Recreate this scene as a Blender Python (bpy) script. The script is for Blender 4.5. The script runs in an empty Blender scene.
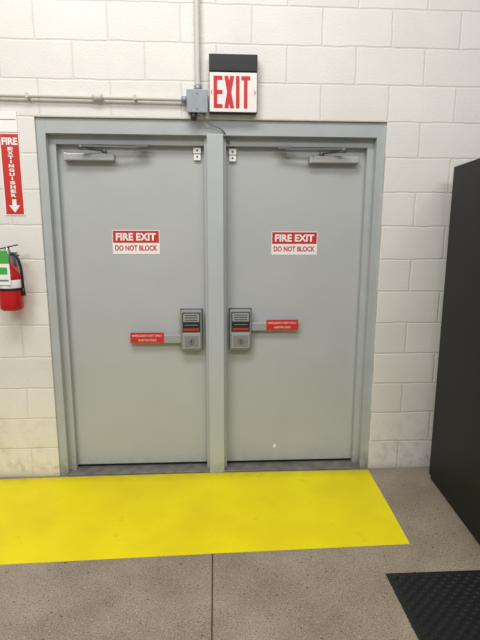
import bpy, bmesh, math, random
from mathutils import Vector, Matrix
random.seed(3)
scn = bpy.context.scene
COL = scn.collection
try:
    scn.view_settings.view_transform = 'Standard'
    scn.view_settings.look = 'None'
except Exception: pass

# ------------------------------------------------------------ helpers
def lin(c):
    out = []
    for v in c:
        v = v/255.0
        out.append(v/12.92 if v <= .04045 else ((v+.055)/1.055)**2.4)
    return (*out, 1)

def mat(name, rgb, rough=.5, metal=0.0, var=0.0, vscale=8.0, bump=0.0, bscale=60.0, spec=.5, grime=0.0, gh=.2):
    m = bpy.data.materials.new(name); m.use_nodes = True
    nt = m.node_tree; b = nt.nodes['Principled BSDF']
    b.inputs['Base Color'].default_value = lin(rgb)
    b.inputs['Roughness'].default_value = rough
    b.inputs['Metallic'].default_value = metal
    b.inputs['Specular IOR Level'].default_value = spec
    tc = nt.nodes.new('ShaderNodeTexCoord')
    if var > 0:
        n = nt.nodes.new('ShaderNodeTexNoise'); n.inputs['Scale'].default_value = vscale
        n.inputs['Detail'].default_value = 5
        nt.links.new(tc.outputs['Object'], n.inputs['Vector'])
        r = nt.nodes.new('ShaderNodeMapRange')
        r.inputs['From Min'].default_value = .3; r.inputs['From Max'].default_value = .7
        r.inputs['To Min'].default_value = 1-var; r.inputs['To Max'].default_value = 1+var*.4
        nt.links.new(n.outputs['Fac'], r.inputs['Value'])
        mx = nt.nodes.new('ShaderNodeVectorMath'); mx.operation = 'SCALE'
        mx.inputs[0].default_value = lin(rgb)[:3]
        nt.links.new(r.outputs['Result'], mx.inputs['Scale'])
        nt.links.new(mx.outputs['Vector'], b.inputs['Base Color'])
        if grime > 0:
            sp = nt.nodes.new('ShaderNodeSeparateXYZ'); nt.links.new(tc.outputs['Object'], sp.inputs[0])
            g = nt.nodes.new('ShaderNodeMapRange'); g.inputs['From Min'].default_value = gh; g.inputs['From Max'].default_value = 0
            g.inputs['To Max'].default_value = grime; nt.links.new(sp.outputs['Z'], g.inputs['Value'])
            n5 = nt.nodes.new('ShaderNodeTexNoise'); n5.inputs['Scale'].default_value = 18; n5.inputs['Detail'].default_value = 8
            nt.links.new(tc.outputs['Object'], n5.inputs['Vector'])
            g2 = nt.nodes.new('ShaderNodeMapRange'); g2.inputs['From Min'].default_value = .35; g2.inputs['From Max'].default_value = .65
            nt.links.new(n5.outputs['Fac'], g2.inputs['Value'])
            mu = nt.nodes.new('ShaderNodeMath'); mu.operation = 'MULTIPLY'
            nt.links.new(g.outputs[0], mu.inputs[0]); nt.links.new(g2.outputs[0], mu.inputs[1])
            x = nt.nodes.new('ShaderNodeMix'); x.data_type = 'RGBA'
            nt.links.new(mu.outputs[0], x.inputs[0]); nt.links.new(mx.outputs[0], x.inputs[6]); x.inputs[7].default_value = lin((96, 84, 70))
            nt.links.new(x.outputs[2], b.inputs['Base Color'])
    if bump > 0:
        n2 = nt.nodes.new('ShaderNodeTexNoise'); n2.inputs['Scale'].default_value = bscale
        n2.inputs['Detail'].default_value = 4
        nt.links.new(tc.outputs['Object'], n2.inputs['Vector'])
        bp = nt.nodes.new('ShaderNodeBump'); bp.inputs['Strength'].default_value = bump
        bp.inputs['Distance'].default_value = .002
        nt.links.new(n2.outputs['Fac'], bp.inputs['Height'])
        nt.links.new(bp.outputs['Normal'], b.inputs['Normal'])
    return m

def empty(name, loc):
    e = bpy.data.objects.new(name, None); e.location = loc
    e.empty_display_size = .05; COL.objects.link(e); return e

def attach(o, parent):
    if parent is not None:
        o.parent = parent
        o.matrix_parent_inverse = Matrix.Translation(-Vector(parent.location))
    return o

def obj_from_bm(name, bm, m, parent=None, smooth=False):
    bmesh.ops.recalc_face_normals(bm, faces=bm.faces)
    me = bpy.data.meshes.new(name); bm.to_mesh(me); bm.free()
    if smooth:
        for p in me.polygons: p.use_smooth = True
    o = bpy.data.objects.new(name, me); COL.objects.link(o)
    if m: me.materials.append(m)
    return attach(o, parent)

def add_box(bm, x0, x1, y0, y1, z0, z1, bevel=0, seg=2):
    t = bmesh.new()
    bmesh.ops.create_cube(t, size=1)
    for v in t.verts:
        v.co = Vector(((x0+x1)/2+v.co.x*(x1-x0), (y0+y1)/2+v.co.y*(y1-y0), (z0+z1)/2+v.co.z*(z1-z0)))
    if bevel > 0:
        bmesh.ops.bevel(t, geom=t.edges[:], offset=bevel, segments=seg, affect='EDGES', profile=.5)
    me = bpy.data.meshes.new('t'); t.to_mesh(me); t.free(); bm.from_mesh(me); bpy.data.meshes.remove(me)

def box(name, x0, x1, y0, y1, z0, z1, m, parent=None, bevel=0, seg=2):
    bm = bmesh.new(); add_box(bm, x0, x1, y0, y1, z0, z1, bevel, seg)
    return obj_from_bm(name, bm, m, parent)

def cyl(name, p0, p1, r, m, parent=None, r2=None, seg=24):
    p0, p1 = Vector(p0), Vector(p1); d = p1-p0
    bm = bmesh.new()
    bmesh.ops.create_cone(bm, cap_ends=True, segments=seg, radius1=r, radius2=r if r2 is None else r2, depth=d.length)
    M = Matrix.Translation((p0+p1)/2) @ d.to_track_quat('Z', 'Y').to_matrix().to_4x4()
    bmesh.ops.transform(bm, matrix=M, verts=bm.verts)
    o = obj_from_bm(name, bm, m, parent)
    for p in o.data.polygons:
        if len(p.vertices) == 4: p.use_smooth = True
    return o

def lathe(name, prof, cx, cy, m, parent=None, seg=40):
    bm = bmesh.new(); rings = []
    for r, z in prof:
        rings.append([bm.verts.new((cx+r*math.cos(2*math.pi*i/seg), cy+r*math.sin(2*math.pi*i/seg), z)) for i in range(seg)])
    for a, b in zip(rings, rings[1:]):
        for i in range(seg):
            bm.faces.new((a[i], a[(i+1) % seg], b[(i+1) % seg], b[i]))
    bm.faces.new(rings[0]); bm.faces.new(rings[-1])
    return obj_from_bm(name, bm, m, parent, smooth=True)

def tube(name, pts, r, m, parent=None, smooth_path=True):
    c = bpy.data.curves.new(name, 'CURVE'); c.dimensions = '3D'; c.bevel_depth = r; c.bevel_resolution = 4
    if smooth_path:
        s = c.splines.new('NURBS'); s.points.add(len(pts)-1)
        for i, p in enumerate(pts): s.points[i].co = (*p, 1)
        s.use_endpoint_u = True; s.order_u = min(4, len(pts)); s.resolution_u = 8
    else:
        s = c.splines.new('POLY'); s.points.add(len(pts)-1)
        for i, p in enumerate(pts): s.points[i].co = (*p, 1)
    c.use_fill_caps = True
    t = bpy.data.objects.new('tmp', c); COL.objects.link(t)
    dg = bpy.context.evaluated_depsgraph_get(); dg.update()
    me = bpy.data.meshes.new_from_object(t.evaluated_get(dg))
    bpy.data.objects.remove(t)
    me.materials.clear(); me.materials.append(m)
    for p in me.polygons: p.use_smooth = True
    o = bpy.data.objects.new(name, me); COL.objects.link(o)
    return attach(o, parent)

def text(name, body, x0, x1, z0, z1, y, m, parent=None, bold=.02):
    """flat lettering on a plane facing -y filling the rectangle"""
    c = bpy.data.curves.new(name, 'FONT'); c.body = body; c.size = 1; c.offset = bold
    c.align_x = 'CENTER'; c.space_line = .95; c.resolution_u = 4
    t = bpy.data.objects.new('tmp', c); COL.objects.link(t)
    dg = bpy.context.evaluated_depsgraph_get(); dg.update()
    me = bpy.data.meshes.new_from_object(t.evaluated_get(dg))
    bpy.data.objects.remove(t)
    xs = [v.co.x for v in me.vertices]; ys = [v.co.y for v in me.vertices]
    ax, bx, ay, by = min(xs), max(xs), min(ys), max(ys)
    for v in me.vertices:
        v.co = Vector((x0+(v.co.x-ax)/(bx-ax)*(x1-x0), y, z0+(v.co.y-ay)/(by-ay)*(z1-z0)))
    me.materials.clear(); me.materials.append(m)
    o = bpy.data.objects.new(name, me); COL.objects.link(o)
    return attach(o, parent)

def prism(name, pts, y0, y1, m, parent=None):
    bm = bmesh.new()
    a = [bm.verts.new((x, y0, z)) for x, z in pts]; b = [bm.verts.new((x, y1, z)) for x, z in pts]
    bm.faces.new(a); bm.faces.new(b[::-1])
    n = len(pts)
    for i in range(n): bm.faces.new((a[i], b[i], b[(i+1) % n], a[(i+1) % n]))
    return obj_from_bm(name, bm, m, parent)

# ------------------------------------------------------------ materials
def block_wall_mat():
    m = bpy.data.materials.new('painted_block'); m.use_nodes = True
    nt = m.node_tree; L = nt.links; N = nt.nodes; b = N['Principled BSDF']
    tc = N.new('ShaderNodeTexCoord'); sp = N.new('ShaderNodeSeparateXYZ'); L.new(tc.outputs['Object'], sp.inputs[0])
    sub = N.new('ShaderNodeMath'); sub.operation = 'SUBTRACT'; sub.inputs[1].default_value = 1.032
    L.new(sp.outputs['X'], sub.inputs[0])
    cb = N.new('ShaderNodeCombineXYZ'); L.new(sub.outputs[0], cb.inputs['X']); L.new(sp.outputs['Z'], cb.inputs['Y'])
    nz = N.new('ShaderNodeTexNoise'); nz.inputs['Scale'].default_value = 7; nz.inputs['Detail'].default_value = 4
    L.new(tc.outputs['Object'], nz.inputs['Vector'])
    wc = N.new('ShaderNodeVectorMath'); wc.operation = 'SUBTRACT'; wc.inputs[1].default_value = (.5, .5, .5)
    L.new(nz.outputs['Color'], wc.inputs[0])
    wb = N.new('ShaderNodeVectorMath'); wb.operation = 'SCALE'; wb.inputs['Scale'].default_value = .016
    L.new(wc.outputs[0], wb.inputs[0])
    ad = N.new('ShaderNodeVectorMath'); L.new(cb.outputs[0], ad.inputs[0]); L.new(wb.outputs[0], ad.inputs[1])
    def brick(ms):
        br = N.new('ShaderNodeTexBrick'); br.inputs['Scale'].default_value = 1
        br.inputs['Brick Width'].default_value = .4064; br.inputs['Row Height'].default_value = .2032
        br.inputs['Mortar Size'].default_value = ms; br.inputs['Mortar Smooth'].default_value = .8
        br.inputs['Bias'].default_value = 0
        br.inputs['Color1'].default_value = lin((234, 231, 225)); br.inputs['Color2'].default_value = lin((228, 225, 219))
        br.inputs['Mortar'].default_value = lin((212, 208, 200))
        L.new(ad.outputs[0], br.inputs['Vector']); return br
    br = brick(.0032)
    n1 = N.new('ShaderNodeTexNoise'); n1.inputs['Scale'].default_value = 2.2; n1.inputs['Detail'].default_value = 8
    n1.inputs['Roughness'].default_value = .65
    L.new(tc.outputs['Object'], n1.inputs['Vector'])
    mr = N.new('ShaderNodeMapRange'); mr.inputs['From Min'].default_value = .3; mr.inputs['From Max'].default_value = .7
    mr.inputs['To Min'].default_value = .90; mr.inputs['To Max'].default_value = 1.0
    L.new(n1.outputs['Fac'], mr.inputs['Value'])
    sc = N.new('ShaderNodeVectorMath'); sc.operation = 'SCALE'
    L.new(br.outputs['Color'], sc.inputs[0]); L.new(mr.outputs[0], sc.inputs['Scale'])
    # grime low down, stronger right of the doors
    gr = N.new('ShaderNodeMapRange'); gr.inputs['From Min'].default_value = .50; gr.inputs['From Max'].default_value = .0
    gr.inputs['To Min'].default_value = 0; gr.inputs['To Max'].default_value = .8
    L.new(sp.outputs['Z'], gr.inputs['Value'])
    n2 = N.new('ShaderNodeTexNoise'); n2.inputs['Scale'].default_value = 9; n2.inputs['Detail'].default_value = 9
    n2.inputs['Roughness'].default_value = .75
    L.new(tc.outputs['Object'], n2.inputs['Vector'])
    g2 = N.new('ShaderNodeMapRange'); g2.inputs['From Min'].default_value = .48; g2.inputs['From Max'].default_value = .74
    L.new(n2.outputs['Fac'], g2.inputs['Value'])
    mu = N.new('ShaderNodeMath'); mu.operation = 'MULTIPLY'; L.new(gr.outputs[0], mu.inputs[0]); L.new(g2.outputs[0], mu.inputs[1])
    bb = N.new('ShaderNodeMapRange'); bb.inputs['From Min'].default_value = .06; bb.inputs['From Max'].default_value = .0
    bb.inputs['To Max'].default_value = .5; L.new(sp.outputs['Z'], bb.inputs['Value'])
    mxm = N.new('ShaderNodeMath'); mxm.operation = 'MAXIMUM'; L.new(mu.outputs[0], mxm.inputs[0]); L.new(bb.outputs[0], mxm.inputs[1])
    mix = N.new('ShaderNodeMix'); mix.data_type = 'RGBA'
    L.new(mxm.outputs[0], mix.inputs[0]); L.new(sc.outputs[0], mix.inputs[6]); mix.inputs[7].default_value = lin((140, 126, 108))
    L.new(mix.outputs[2], b.inputs['Base Color'])
    b.inputs['Roughness'].default_value = .5
    n3 = N.new('ShaderNodeTexNoise'); n3.inputs['Scale'].default_value = 90; n3.inputs['Detail'].default_value = 4
    L.new(tc.outputs['Object'], n3.inputs['Vector'])
    b1 = N.new('ShaderNodeBump'); b1.inputs['Strength'].default_value = .5; b1.inputs['Distance'].default_value = .003
    L.new(n3.outputs['Fac'], b1.inputs['Height'])
    brb = brick(.008)
    b2 = N.new('ShaderNodeBump'); b2.inputs['Strength'].default_value = .65; b2.inputs['Distance'].default_value = .003
    b2.invert = True
    L.new(brb.outputs['Fac'], b2.inputs['Height']); L.new(b1.outputs[0], b2.inputs['Normal'])
    L.new(b2.outputs[0], b.inputs['Normal'])
    return m

def floor_mat():
    m = bpy.data.materials.new('polished_concrete'); m.use_nodes = True
    nt = m.node_tree; L = nt.links; N = nt.nodes; b = N['Principled BSDF']
    tc = N.new('ShaderNodeTexCoord'); sp = N.new('ShaderNodeSeparateXYZ'); L.new(tc.outputs['Object'], sp.inputs[0])
    n1 = N.new('ShaderNodeTexNoise'); n1.inputs['Scale'].default_value = 3; n1.inputs['Detail'].default_value = 10
    n1.inputs['Roughness'].default_value = .62
    L.new(tc.outputs['Object'], n1.inputs['Vector'])
    cr = N.new('ShaderNodeValToRGB'); L.new(n1.outputs['Fac'], cr.inputs[0])
    cr.color_ramp.elements[0].position = .3; cr.color_ramp.elements[0].color = lin((130, 118, 102))
    cr.color_ramp.elements[1].position = .7; cr.color_ramp.elements[1].color = lin((160, 148, 131))
    def speck(scale, col, thr, prev, wid=.05, amt=1):
        v = N.new('ShaderNodeTexNoise'); v.inputs['Scale'].default_value = scale; v.inputs['Detail'].default_value = 2
        L.new(tc.outputs['Object'], v.inputs['Vector'])
        r = N.new('ShaderNodeMapRange'); r.inputs['From Min'].default_value = thr; r.inputs['From Max'].default_value = thr+wid
        r.inputs['To Max'].default_value = amt
        L.new(v.outputs['Fac'], r.inputs['Value'])
        x = N.new('ShaderNodeMix'); x.data_type = 'RGBA'
        L.new(r.outputs[0], x.inputs[0]); L.new(prev, x.inputs[6]); x.inputs[7].default_value = lin(col)
        return x.outputs[2]
    c = speck(150, (84, 74, 62), .57, cr.outputs[0], .06, .8)
    c = speck(120, (186, 174, 154), .62, c, .05, .8)
    c = speck(55, (78, 68, 58), .67, c)
    def line(axis, pos):
        s = N.new('ShaderNodeMath'); s.operation = 'SUBTRACT'; s.inputs[1].default_value = pos; L.new(sp.outputs[axis], s.inputs[0])
        a = N.new('ShaderNodeMath'); a.operation = 'ABSOLUTE'; L.new(s.outputs[0], a.inputs[0])
        k = N.new('ShaderNodeMath'); k.operation = 'LESS_THAN'; k.inputs[1].default_value = .0035; L.new(a.outputs[0], k.inputs[0])
        return k.outputs[0]
    j = line('X', -.022)
    x = N.new('ShaderNodeMix'); x.data_type = 'RGBA'; L.new(j, x.inputs[0]); L.new(c, x.inputs[6]); x.inputs[7].default_value = lin((72, 64, 54))
    L.new(x.outputs[2], b.inputs['Base Color'])
    b.inputs['Roughness'].default_value = .5; b.inputs['Specular IOR Level'].default_value = .3
    bp = N.new('ShaderNodeBump'); bp.invert = True; bp.inputs['Distance'].default_value = .004; L.new(j, bp.inputs['Height'])
    L.new(bp.outputs[0], b.inputs['Normal'])
    return m

def yellow_mat():
    m = bpy.data.materials.new('yellow_floor_paint'); m.use_nodes = True
    nt = m.node_tree; L = nt.links; N = nt.nodes; b = N['Principled BSDF']
    tc = N.new('ShaderNodeTexCoord')
    n0 = N.new('ShaderNodeTexNoise'); n0.inputs['Scale'].default_value = 2.5; n0.inputs['Detail'].default_value = 6
    L.new(tc.outputs['Object'], n0.inputs['Vector'])
    c0 = N.new('ShaderNodeValToRGB'); L.new(n0.outputs['Fac'], c0.inputs[0])
    c0.color_ramp.elements[0].position = .35; c0.color_ramp.elements[0].color = lin((226, 206, 14))
    c0.color_ramp.elements[1].position = .65; c0.color_ramp.elements[1].color = lin((239, 222, 12))
    n1 = N.new('ShaderNodeTexNoise'); n1.inputs['Scale'].default_value = 5; n1.inputs['Detail'].default_value = 14
    n1.inputs['Roughness'].default_value = .82; L.new(tc.outputs['Object'], n1.inputs['Vector'])
    mr = N.new('ShaderNodeMapRange'); mr.inputs['From Min'].default_value = .57; mr.inputs['From Max'].default_value = .72
    mr.inputs['To Max'].default_value = .45
    L.new(n1.outputs['Fac'], mr.inputs['Value'])
    x = N.new('ShaderNodeMix'); x.data_type = 'RGBA'; L.new(mr.outputs[0], x.inputs[0]); L.new(c0.outputs[0], x.inputs[6])
    x.inputs[7].default_value = lin((140, 126, 40))
    # dirt gathered along the wall / threshold
    sp = N.new('ShaderNodeSeparateXYZ'); L.new(tc.outputs['Object'], sp.inputs[0])
    e = N.new('ShaderNodeMapRange'); e.inputs['From Min'].default_value = -.10; e.inputs['From Max'].default_value = .0
    e.inputs['To Max'].default_value = .55; L.new(sp.outputs['Y'], e.inputs['Value'])
    n2 = N.new('ShaderNodeTexNoise'); n2.inputs['Scale'].default_value = 14; n2.inputs['Detail'].default_value = 8; L.new(tc.outputs['Object'], n2.inputs['Vector'])
    mu = N.new('ShaderNodeMath'); mu.operation = 'MULTIPLY'; L.new(e.outputs[0], mu.inputs[0]); L.new(n2.outputs['Fac'], mu.inputs[1])
    x2 = N.new('ShaderNodeMix'); x2.data_type = 'RGBA'; L.new(mu.outputs[0], x2.inputs[0]); L.new(x.outputs[2], x2.inputs[6])
    x2.inputs[7].default_value = lin((100, 88, 50))
    L.new(x2.outputs[2], b.inputs['Base Color'])
    b.inputs['Roughness'].default_value = .42; b.inputs['Specular IOR Level'].default_value = .25
    return m

M_wall = block_wall_mat(); M_floor = floor_mat(); M_yel = yellow_mat()
M_door = mat('door_grey_paint', (180, 183, 182), .5, var=.04, vscale=3, bump=.12, bscale=200, spec=.35, grime=.25, gh=.12)
M_frame = mat('frame_grey_paint', (174, 179, 179), .48, var=.06, vscale=6, spec=.35, grime=.7, gh=.16)
M_frame2 = mat('mullion_grey_paint', (182, 187, 188), .45, var=.04, vscale=5, spec=.4, grime=.6, gh=.12)
M_alu = mat('brushed_aluminium', (180, 180, 178), .38, .5)
M_hw = mat('hardware_grey', (142, 144, 144), .4, .3)
M_hwl = mat('hardware_light', (168, 170, 170), .4, .3)
M_dark = mat('dark_plastic', (50, 50, 52), .5)
M_arm = mat('closer_arm_grey', (105, 107, 108), .4, .3)
M_blk = mat('black_plastic', (20, 20, 22), .5)
M_rubber = mat('rubber', (22, 23, 25), .5, bump=.3, bscale=90)
M_cab = mat('cabinet_black_paint', (15, 16, 17), .45, var=.1, vscale=4, spec=.3)
M_red = mat('sign_red', (200, 44, 36), .45)
M_redx = mat('extinguisher_red', (186, 18, 24), .25)
M_white = mat('sign_white', (240, 238, 234), .5)
M_box = mat('galvanised', (150, 158, 164), .45, .4, var=.1, vscale=20)
M_cond = mat('conduit_paint', (205, 202, 195), .5, var=.05)
M_green = mat('tag_green', (70, 170, 70), .5)
M_steel = mat('steel', (170, 170, 170), .3, .9)
M_thr = mat('threshold_metal', (135, 133, 126), .5, .4, var=.35, vscale=15)
M_void = mat('gap_dark', (15, 14, 13), .8)
M_lbl = mat('label_grey', (120, 122, 124), .5)

# ------------------------------------------------------------ room
OW, OH = 1.032, 2.237
bm = bmesh.new()
XL, XR, ZT, TH = -4.5, 4.0, 5.0, .22
add_box(bm, XL, -OW, 0, TH, 0, ZT); add_box(bm, OW, XR, 0, TH, 0, ZT); add_box(bm, -OW, OW, 0, TH, OH, ZT)
obj_from_bm('wall_back', bm, M_wall)
box('floor', XL, XR, -7, .5, -.1, 0, M_floor)

bm = bmesh.new()
pts = [(-2.2, -.03), (-1.5, -.022), (-1.03, -.012), (0, .0), (1.03, -.012), (1.015, -.40), (.996, -.777), (0, -.80), (-1.045, -.83), (-2.2, -.86)]
vb = [bm.verts.new((x, y, 0.0)) for x, y in pts]; vt = [bm.verts.new((x, y, .0015)) for x, y in pts]
bm.faces.new(vt); bm.faces.new(vb[::-1])
for i in range(len(pts)):
    k = (i+1) % len(pts); bm.faces.new((vb[i], vb[k], vt[k], vt[i]))
obj_from_bm('yellow_floor_marking', bm, M_yel)

# ------------------------------------------------------------ frame (set slightly back in the block opening)
fr = empty('door_frame', (0, 0, 0))
DY = .104
ZS = 2.10
FY = .014
def jamb(s, nm):
    bm = bmesh.new()
    def bx(a, b, y0, y1, z1): add_box(bm, min(s*a, s*b), max(s*a, s*b), y0, y1, 0, z1, .002)
    bx(OW, .980, FY, .16, OH)
    bx(.982, .94, .062, .0985, ZS+.003)
    return obj_from_bm(nm, bm, M_frame, fr)
jamb(-1, 'jamb_left'); jamb(1, 'jamb_right')
bm = bmesh.new()
add_box(bm, -.981, .981, FY+.0005, .16, 2.150, OH, .002)
add_box(bm, -.9815, .9815, .0615, .0990, ZS, 2.152, .002)
obj_from_bm('header', bm, M_frame, fr)
bm = bmesh.new()
add_box(bm, -.045, .053, -.004, .10, .001, 2.157, .004)
add_box(bm, -.062, .070, .045, .100, .001, 2.152, .003)
obj_from_bm('mullion', bm, M_frame2, fr)

box('door_threshold', -.979, .979, .004, .165, .0, .012, M_thr, None, .003)
box('added_light_block_panel', -1.03, 1.03, .17, .198, .013, 2.236, M_void)  # unseen panel, added to stop world light leaking through the door gaps

# ------------------------------------------------------------ doors
def door(nm, x0, x1):
    d = empty(nm, ((x0+x1)/2, DY, 0))
    box('leaf', x0, x1, DY, DY+.045, .03, 2.125, M_door, d, .002)
    box('dark_gap_strip', x0+.004, x1-.004, DY+.006, DY+.03, .013, .03, M_void, d)  # near-black strip, paints in the shade of the gap under the leaf
    return d
d1 = door('door_1', -.965, -.004); d2 = door('door_2', .010, .965)
prism('paint_scuff', [(.392, .125), (.404, .122), (.412, .135), (.406, .152), (.395, .148)], DY-.0008, DY, M_white, d2)

def closer(s, nm):
    xb0, xb1 = (-.895, -.60) if s < 0 else (.585, .89)
    e = empty(nm, ((xb0+xb1)/2, DY, 2.03))
    zc = 2.028
    box('body', xb0, xb1, DY-.05, DY-.001, zc-.021, zc+.021, M_alu, e, .006, 3)
    box('end_cap', xb0-.004, xb0+.02, DY-.053, DY-.001, zc-.023, zc+.023, M_alu, e, .005)
    xp = -.66 if s < 0 else .66
    cyl('spindle', (xp, DY-.027, zc+.018), (xp, DY-.027, zc+.046), .014, M_arm, e)
    x2 = -.78 if s < 0 else .78
    xe = -.43 if s < 0 else .42
    def arm(n, a, b, w):
        a, b = Vector(a), Vector(b); dd = (b-a); ang = math.atan2(dd.y, dd.x); bm = bmesh.new()
        add_box(bm, 0, dd.length, -w/2, w/2, -.005, .005, .001)
        bmesh.ops.transform(bm, matrix=Matrix.Translation(a) @ Matrix.Rotation(ang, 4, 'Z'), verts=bm.verts)
        obj_from_bm(n, bm, M_arm, e)
    arm('main_arm', (xp, DY-.027, zc+.040), (x2, DY-.095, zc+.040), .024)
    arm('forearm', (x2, DY-.095, zc+.052), (xe, DY-.062, zc+.052), .022)
    cyl('elbow', (x2, DY-.095, zc+.032), (x2, DY-.095, zc+.062), .015, M_arm, e)
    box('shoe', min(xe-.04, xe+.04), max(xe-.04, xe+.04), DY-.078, DY-.045, zc+.053, zc+.0718, M_arm, e, .002)
closer(-1, 'door_closer'); closer(1, 'door_closer')

def contact(x0, x1, z0, z1):
    e = empty('magnetic_door_contact', ((x0+x1)/2, DY, z0))
    zm = z0+(z1-z0)*.5
    box('switch', x0, x1, DY-.02, DY-.0005, zm+.002, z1, M_white, e, .002)
    box('magnet', x0+.002, x1-.002, DY-.018, DY-.0005, z0, zm-.003, M_white, e, .002)
    cyl('screw_a', ((x0+x1)/2, DY-.0215, zm+.018), ((x0+x1)/2, DY-.019, zm+.018), .006, M_dark, e)
    cyl('screw_b', ((x0+x1)/2, DY-.0195, zm-.018), ((x0+x1)/2, DY-.017, zm-.018), .006, M_dark, e)
contact(-.128, -.082, 2.02, 2.095); contact(.088, .134, 2.015, 2.09)

def fsign(x0, x1, z0, z1):
    e = empty('fire_exit_sign', ((x0+x1)/2, DY, (z0+z1)/2))
    y = DY-.0015
    zm = z0+(z1-z0)*.47
    box('backing', x0, x1, y, DY-.0001, z0, z1, M_white, e)
    box('red_band', x0+.004, x1-.004, y-.0006, y, zm, z1-.004, M_red, e)
    text('lettering_top', 'FIRE EXIT', x0+.022, x1-.022, zm+.014, z1-.018, y-.0012, M_white, e, .035)
    text('lettering_bottom', 'DO NOT BLOCK', x0+.014, x1-.014, z0+.020, zm-.015, y-.0006, M_red, e, .035)
fsign(-.642, -.349, 1.452, 1.600); fsign(.360, .655, 1.448, 1.594)

def alarm(x0, x1, z0, z1, side, lx0, lx1, lz0, lz1, bz0, bz1):
    e = empty('exit_door_alarm', ((x0+x1)/2, DY, (z0+z1)/2))
    yf = DY-.058; w = x1-x0; h = z1-z0
    box('mounting_plate', x0-.003, x1+.003, DY-.008, DY-.0005, z0-.003, z1+.003, M_dark, e, .002)
    box('housing', x0, x1, yf, DY-.006, z0, z1, M_hw, e, .010, 3)
    box('upper_recess', x0+.012, x1-.012, yf-.002, yf+.002, z0+h*.47, z1-.016, M_dark, e, .001)
    box('upper_plate', x0+.018, x1-.018, yf-.005, yf-.001, z0+h*.72, z1-.022, M_hwl, e, .002)
    for i in range(3):
        zz = z0+h*.755+i*h*.058
        box('grille_%d' % i, x0+.028, x1-.028, yf-.0062, yf-.004, zz, zz+.005, M_dark, e)
    box('warning_strip', x0+.020, x1-.020, yf-.006, yf-.001, z0+h*.51, z0+h*.555, M_red, e)
    box('status_window', x0+.020, x1-.020, yf-.006, yf-.001, z0+h*.60, z0+h*.69, M_blk, e, .001)
    box('window_strip', x0+.026, x1-.026, yf-.0068, yf-.005, z0+h*.635, z0+h*.655, M_lbl, e)
    box('lower_plate', x0+.012, x1-.012, yf-.005, yf+.002, z0+.016, z0+h*.44, M_hwl, e, .003)
    box('lower_inset', x0+.024, x1-.024, yf-.007, yf-.003, z0+.028, z0+h*.39, M_hw, e, .002)
    xc = (x0+x1)/2
    cyl('lock_cylinder', (xc, yf-.014, z0+h*.25), (xc, yf, z0+h*.25), .017, M_steel, e)
    box('key_slot', xc-.002, xc+.002, yf-.0155, yf-.013, z0+h*.25-.01, z0+h*.25+.01, M_blk, e)
    if side < 0: a, b = lx0-.003, x0+.004
    else: a, b = x1-.004, lx1+.003
    box('push_bar', a, b, DY-.038, DY-.016, bz0, bz1, M_hwl, e, .004)
    box('push_bar_rail', a+.01, b-.001, DY-.018, DY-.0005, bz0+.008, bz1-.008, M_hw, e, .002)
    box('bar_label', lx0, lx1, DY-.0405, DY-.0375, lz0, lz1, M_red, e)
    text('bar_text_top', 'EMERGENCY EXIT ONLY', lx0+.012, lx1-.012, lz0+(lz1-lz0)*.60, lz1-.014, DY-.0412, M_white, e, -.005)
    text('bar_text_bottom', 'ALARM WILL SOUND', lx0+.05, lx1-.05, lz0+.012, lz0+(lz1-lz0)*.38, DY-.0412, M_white, e, -.005)
alarm(-.224, -.086, .832, 1.098, -1, -.548, -.334, .884, .952, .880, .936)
alarm(.090, .232, .832, 1.100, 1, .330, .538, .962, 1.030, .958, 1.012)

# ------------------------------------------------------------ exit sign
es = empty('exit_sign', (.113, -.03, 2.42))
ex0, ex1, ez0, ez1 = -.028, .248, 2.262, 2.478
box('canopy', ex0+.001, ex1-.001, -.060, -.0005, ez1+.001, 2.570, M_blk, es, .004)
box('housing', ex0, ex1, -.05, -.0005, ez0, ez1, M_blk, es, .004)
M_face = mat('exit_face', (238, 230, 226), .4)
box('face_plate', ex0+.003, ex1-.003, -.054, -.049, ez0+.003, ez1-.002, M_face, es, .002)
lw = .050; gap = .0105; st = .020
gx0 = ex0+.026; gz0, gz1 = ez0+.024, ez1-.022
yA, yB = -.0565, -.053
H = gz1-gz0
M_ered = mat('exit_red', (200, 38, 42), .4)
def R_(x0, x1, z0, z1, n): box(n, x0, x1, yA, yB, z0, z1, M_ered, es)
x = gx0
R_(x, x+st, gz0, gz1, 'E_stem')
for k, z in enumerate((gz0, gz0+H/2-st/2, gz1-st)): R_(x+st-.001, x+lw, z, z+st, 'E_bar_%d' % k)
x += lw+gap
lx = lw+.006
prism('X_a', [(x, gz1), (x+st*1.15, gz1), (x+lx, gz0), (x+lx-st*1.15, gz0)], yA, yB, M_ered, es)
prism('X_b', [(x, gz0), (x+st*1.15, gz0), (x+lx, gz1), (x+lx-st*1.15, gz1)], yA-.0005, yB, M_ered, es)
x += lx+gap
R_(x, x+st, gz0, gz1, 'I_stem')
x += st+gap
R_(x+lw/2-st/2, x+lw/2+st/2, gz0, gz1-st+.001, 'T_stem'); R_(x, x+lw, gz1-st, gz1, 'T_bar')
M_pink = mat('chevron_pink', (222, 160, 156), .5)
for s, cx in ((-1, ex0+.014), (1, ex1-.014)):
    prism('chevron', [(cx+s*.006, (gz0+gz1)/2), (cx-s*.004, (gz0+gz1)/2+.018), (cx-s*.004, (gz0+gz1)/2-.018)], yA, yB, M_pink, es)

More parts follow.
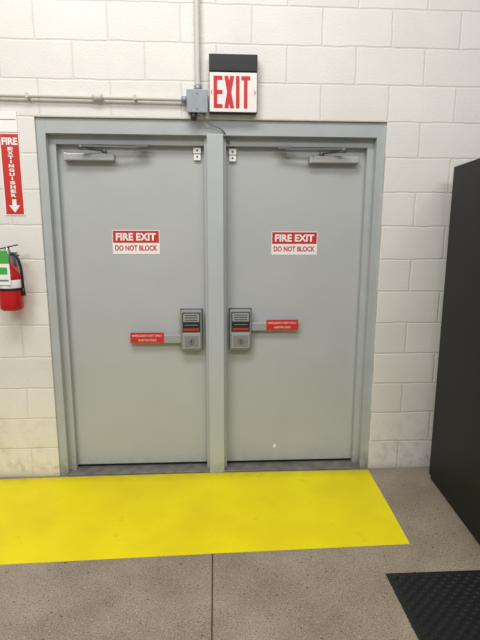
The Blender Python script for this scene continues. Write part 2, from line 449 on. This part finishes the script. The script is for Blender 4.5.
# ------------------------------------------------------------ conduit + box
yc = -.028
cd = empty('electrical_conduit', (-1.3, -.02, 2.345))
tube('horizontal_run', [(-2.6, yc, 2.348), (-.184, yc, 2.334)], .0115, M_cond, cd, False)
cyl('coupling', (-.69, yc, 2.3372), (-.63, yc, 2.3368), .017, M_cond, cd)
cyl('connector', (-.185, yc, 2.334), (-.1525, yc, 2.334), .018, M_box, cd)
for sx in (-.45, -1.05):
    box('strap', sx-.008, sx+.008, yc-.014, -.0005, 2.326, 2.354, M_cond, cd, .002)
cv = empty('electrical_conduit', (-.092, -.02, 3.4))
tube('vertical_run', [(-.092, yc, 2.40), (-.092, yc, 4.6)], .0165, M_cond, cv, False)
cyl('connector_top', (-.092, yc, 2.3785), (-.092, yc, 2.41), .022, M_box, cv)
for zz in (3.05, 4.2):
    box('strap', -.118, -.066, yc-.018, -.0005, zz-.01, zz+.01, M_cond, cv, .002)
jb = empty('junction_box', (-.095, -.03, 2.32))
box('box', -.152, -.040, -.055, -.0005, 2.262, 2.378, M_box, jb, .004)
box('cover', -.156, -.036, -.060, -.054, 2.258, 2.382, M_box, jb, .003)
cyl('cover_screw', (-.096, -.063, 2.362), (-.096, -.058, 2.362), .006, M_steel, jb)
cyl('cover_screw', (-.096, -.063, 2.278), (-.096, -.058, 2.278), .006, M_steel, jb)
cyl('bushing', (-.118, -.032, 2.262), (-.118, -.032, 2.222), .022, M_dark, jb, .016)
tube('door_contact_cable', [(-.06, -.03, 2.262), (-.055, -.03, 2.22), (-.02, -.015, 2.20), (.03, -.008, 2.19), (.06, .005, 2.17), (.085, .04, 2.13), (.10, .09, 2.09)], .004, M_lbl, jb)

# ------------------------------------------------------------ extinguisher sign
sg = empty('fire_extinguisher_sign', (-1.18, 0, 1.95))
sx0, sx1, sz0, sz1 = -1.236, -1.122, 1.682, 2.145
box('plate', sx0, sx1, -.004, -.0004, sz0, sz1, M_white, sg)
box('red_field', sx0+.006, sx1-.006, -.0048, -.0039, sz0+.006, sz1-.006, M_red, sg)
box('header_plate', sx0-.02, sx1-.006, -.006, -.0004, sz1+.004, sz1+.115, M_white, sg, .001)
box('header_band', sx0-.014, sx1-.012, -.0068, -.0059, sz1+.070, sz1+.074, M_lbl, sg)
text('lettering_fire', 'FIRE', sx0+.013, sx1-.013, sz1-.066, sz1-.026, -.0054, M_white, sg, .04)
word = 'EXTINGUISHER'; zt = sz1-.078; ph = (zt-(sz0+.10))/len(word)
xc = (sx0+sx1)/2
for i, ch in enumerate(word):
    w = .015 if ch != 'I' else .004
    text('letter_%d' % i, ch, xc-w, xc+w, zt-(i+1)*ph+.005, zt-i*ph, -.0054, M_white, sg, .05)
prism('arrow', [(xc-.012, sz0+.092), (xc+.012, sz0+.092), (xc+.012, sz0+.058), (xc+.032, sz0+.058), (xc, sz0+.016), (xc-.032, sz0+.058), (xc-.012, sz0+.058)], -.0054, -.0045, M_white, sg)

# ------------------------------------------------------------ extinguisher
fe = empty('fire_extinguisher', (-1.215, -.085, 1.3))
fx, fy = -1.208, -.088
lathe('cylinder', [(.03, 1.128), (.056, 1.130), (.065, 1.142), (.066, 1.17), (.066, 1.31), (.060, 1.345), (.045, 1.375), (.024, 1.395), (.018, 1.41)], fx, fy, M_redx, fe)
lathe('label_wrap', [(.0663, 1.262), (.0668, 1.264), (.0668, 1.308), (.0662, 1.310)], fx, fy, M_white, fe)
lathe('collar', [(.0663, 1.247), (.0672, 1.248), (.0672, 1.262), (.0663, 1.263)], fx, fy, M_blk, fe)
lathe('valve', [(.018, 1.405), (.020, 1.415), (.020, 1.475), (.013, 1.485), (.012, 1.50)], fx, fy, M_steel, fe, 20)
for nm, z0, tilt in (('carry_handle', 1.458, -.15), ('squeeze_lever', 1.492, .22)):
    bm = bmesh.new(); add_box(bm, -.06, .075, -.011, .011, -.003, .003, .002)
    bmesh.ops.transform(bm, matrix=Matrix.Translation((fx-.01, fy, z0+.003)) @ Matrix.Rotation(-tilt, 4, 'Y'), verts=bm.verts)
    obj_from_bm(nm, bm, M_blk, fe)
cyl('gauge', (fx, fy-.034, 1.45), (fx, fy-.018, 1.45), .014, M_white, fe)
tube('hose', [(fx+.015, fy, 1.455), (fx+.045, fy-.01, 1.465), (fx+.070, fy-.01, 1.42), (fx+.076, fy-.005, 1.34), (fx+.074, fy, 1.27), (fx+.074, fy, 1.24)], .0075, M_blk, fe)
cyl('nozzle', (fx+.074, fy, 1.26), (fx+.074, fy, 1.215), .008, M_blk, fe, .012)
box('inspection_tag', fx-.035, fx+.032, fy-.0705, fy-.069, 1.395, 1.480, M_green, fe)
box('tag_paper', fx-.042, fx+.036, fy-.0725, fy-.071, 1.285, 1.405, M_white, fe)
box('tag_print', fx-.030, fx+.022, fy-.0733, fy-.0723, 1.345, 1.385, M_green, fe)
box('tag_print_lines', fx-.030, fx+.026, fy-.0733, fy-.0723, 1.305, 1.315, M_lbl, fe)
tube('tag_string', [(fx, fy-.070, 1.475), (fx, fy-.05, 1.485), (fx, fy-.012, 1.478)], .0015, M_white, fe)
box('wall_bracket', fx-.02, fx+.02, -.022, -.0005, 1.14, 1.47, M_steel, fe, .002)
box('bracket_hook', fx-.012, fx+.012, fy+.018, -.02, 1.446, 1.456, M_steel, fe)

# ------------------------------------------------------------ cabinet
cb = empty('storage_cabinet', (1.395, -.13, 0))
def cbox(n, x0, x1, y0, y1, z0, z1, m, bv=0):
    bm = bmesh.new(); add_box(bm, x0, x1, y0, y1, z0, z1, bv)
    o = obj_from_bm(n, bm, m); o.parent = cb; return o
CW, CD, CH = .92, .84, 1.965
cbox('carcass', 0, CW, -CD+.02, 0, .03, CH, M_cab, .003)
cbox('plinth', .01, CW-.01, -CD+.05, -.01, 0, .031, M_blk)
cbox('left_door', .003, CW/2-.002, -CD, -CD+.019, .035, CH-.004, M_cab, .002)
cbox('right_door', CW/2+.002, CW-.003, -CD, -CD+.019, .035, CH-.004, M_cab, .002)
cbox('handle_left', CW/2-.045, CW/2-.03, -CD-.03, -CD, .95, 1.10, M_steel, .003)
cbox('handle_right', CW/2+.03, CW/2+.045, -CD-.03, -CD, .95, 1.10, M_steel, .003)
cb.rotation_euler = (0, 0, -math.radians(4.5))

# ------------------------------------------------------------ rubber mat
mt = empty('rubber_floor_mat', (1.2, -1.4, 0))
mx0, mx1, my0, my1 = .79, 1.71, -1.90, -.985
bm = bmesh.new()
add_box(bm, mx0, mx1, my0, my1, .0, .008, .004)
p = .052
r_ = 0
y = my1-.03
while y > my0+.02:
    xx = mx0+.035+(p/2 if r_ % 2 else 0)
    while xx < mx1-.03:
        a, b2, h = .021, .0085, .0150
        base = [bm.verts.new((xx+dx, y+dy, .0078)) for dx, dy in ((a, 0), (a*.4, b2), (-a*.4, b2), (-a, 0), (-a*.4, -b2), (a*.4, -b2))]
        top = [bm.verts.new((v.co.x*.7+xx*.3, v.co.y*.6+y*.4, h)) for v in base]
        bm.faces.new(top)
        for i in range(6): bm.faces.new((base[i], base[(i+1) % 6], top[(i+1) % 6], top[i]))
        xx += p
    y -= .022; r_ += 1
obj_from_bm('mat_sheet', bm, M_rubber, mt)

# ------------------------------------------------------------ lights
def area(nm, loc, sx, sy, power, rot=(0, 0, 0), col=(1, .975, .94)):
    l = bpy.data.lights.new(nm, 'AREA'); l.shape = 'RECTANGLE'; l.size = sx; l.size_y = sy; l.energy = power; l.color = col
    o = bpy.data.objects.new(nm, l); o.location = loc; o.rotation_euler = rot; COL.objects.link(o)
area('ceiling_light', (-.6, -2.2, 4.8), 2.4, .8, 100, (math.radians(15), 0, 0))
area('ceiling_light', (-2.8, -4.5, 4.8), 2.4, .8, 98, (math.radians(25), 0, 0))
area('ceiling_light', (1.8, -5.2, 4.8), 2.4, .8, 85, (math.radians(25), 0, 0))
w = bpy.data.worlds.new('world'); scn.world = w; w.use_nodes = True
bg = w.node_tree.nodes['Background']; bg.inputs[0].default_value = (.98, .98, 1, 1); bg.inputs[1].default_value = .36

# ------------------------------------------------------------ camera
f, cx, d, h, ya, pi_, ro = 460.08, .0029, 2.8619, 1.5601, .0529, -.1788, .0026
F = Vector((math.sin(ya)*math.cos(pi_), math.cos(ya)*math.cos(pi_), math.sin(pi_)))
r = Vector((math.cos(ya), -math.sin(ya), 0)); u = r.cross(F)
r2 = math.cos(ro)*r+math.sin(ro)*u; u2 = -math.sin(ro)*r+math.cos(ro)*u
cam = bpy.data.cameras.new('camera'); co = bpy.data.objects.new('camera', cam); COL.objects.link(co)
cam.sensor_fit = 'VERTICAL'; cam.sensor_height = 36; cam.lens = f/640*36
Mx = Matrix((( r2.x, u2.x, -F.x, cx), (r2.y, u2.y, -F.y, -d), (r2.z, u2.z, -F.z, h), (0, 0, 0, 1)))
co.matrix_world = Mx
cam.clip_start = .05
scn.camera = co
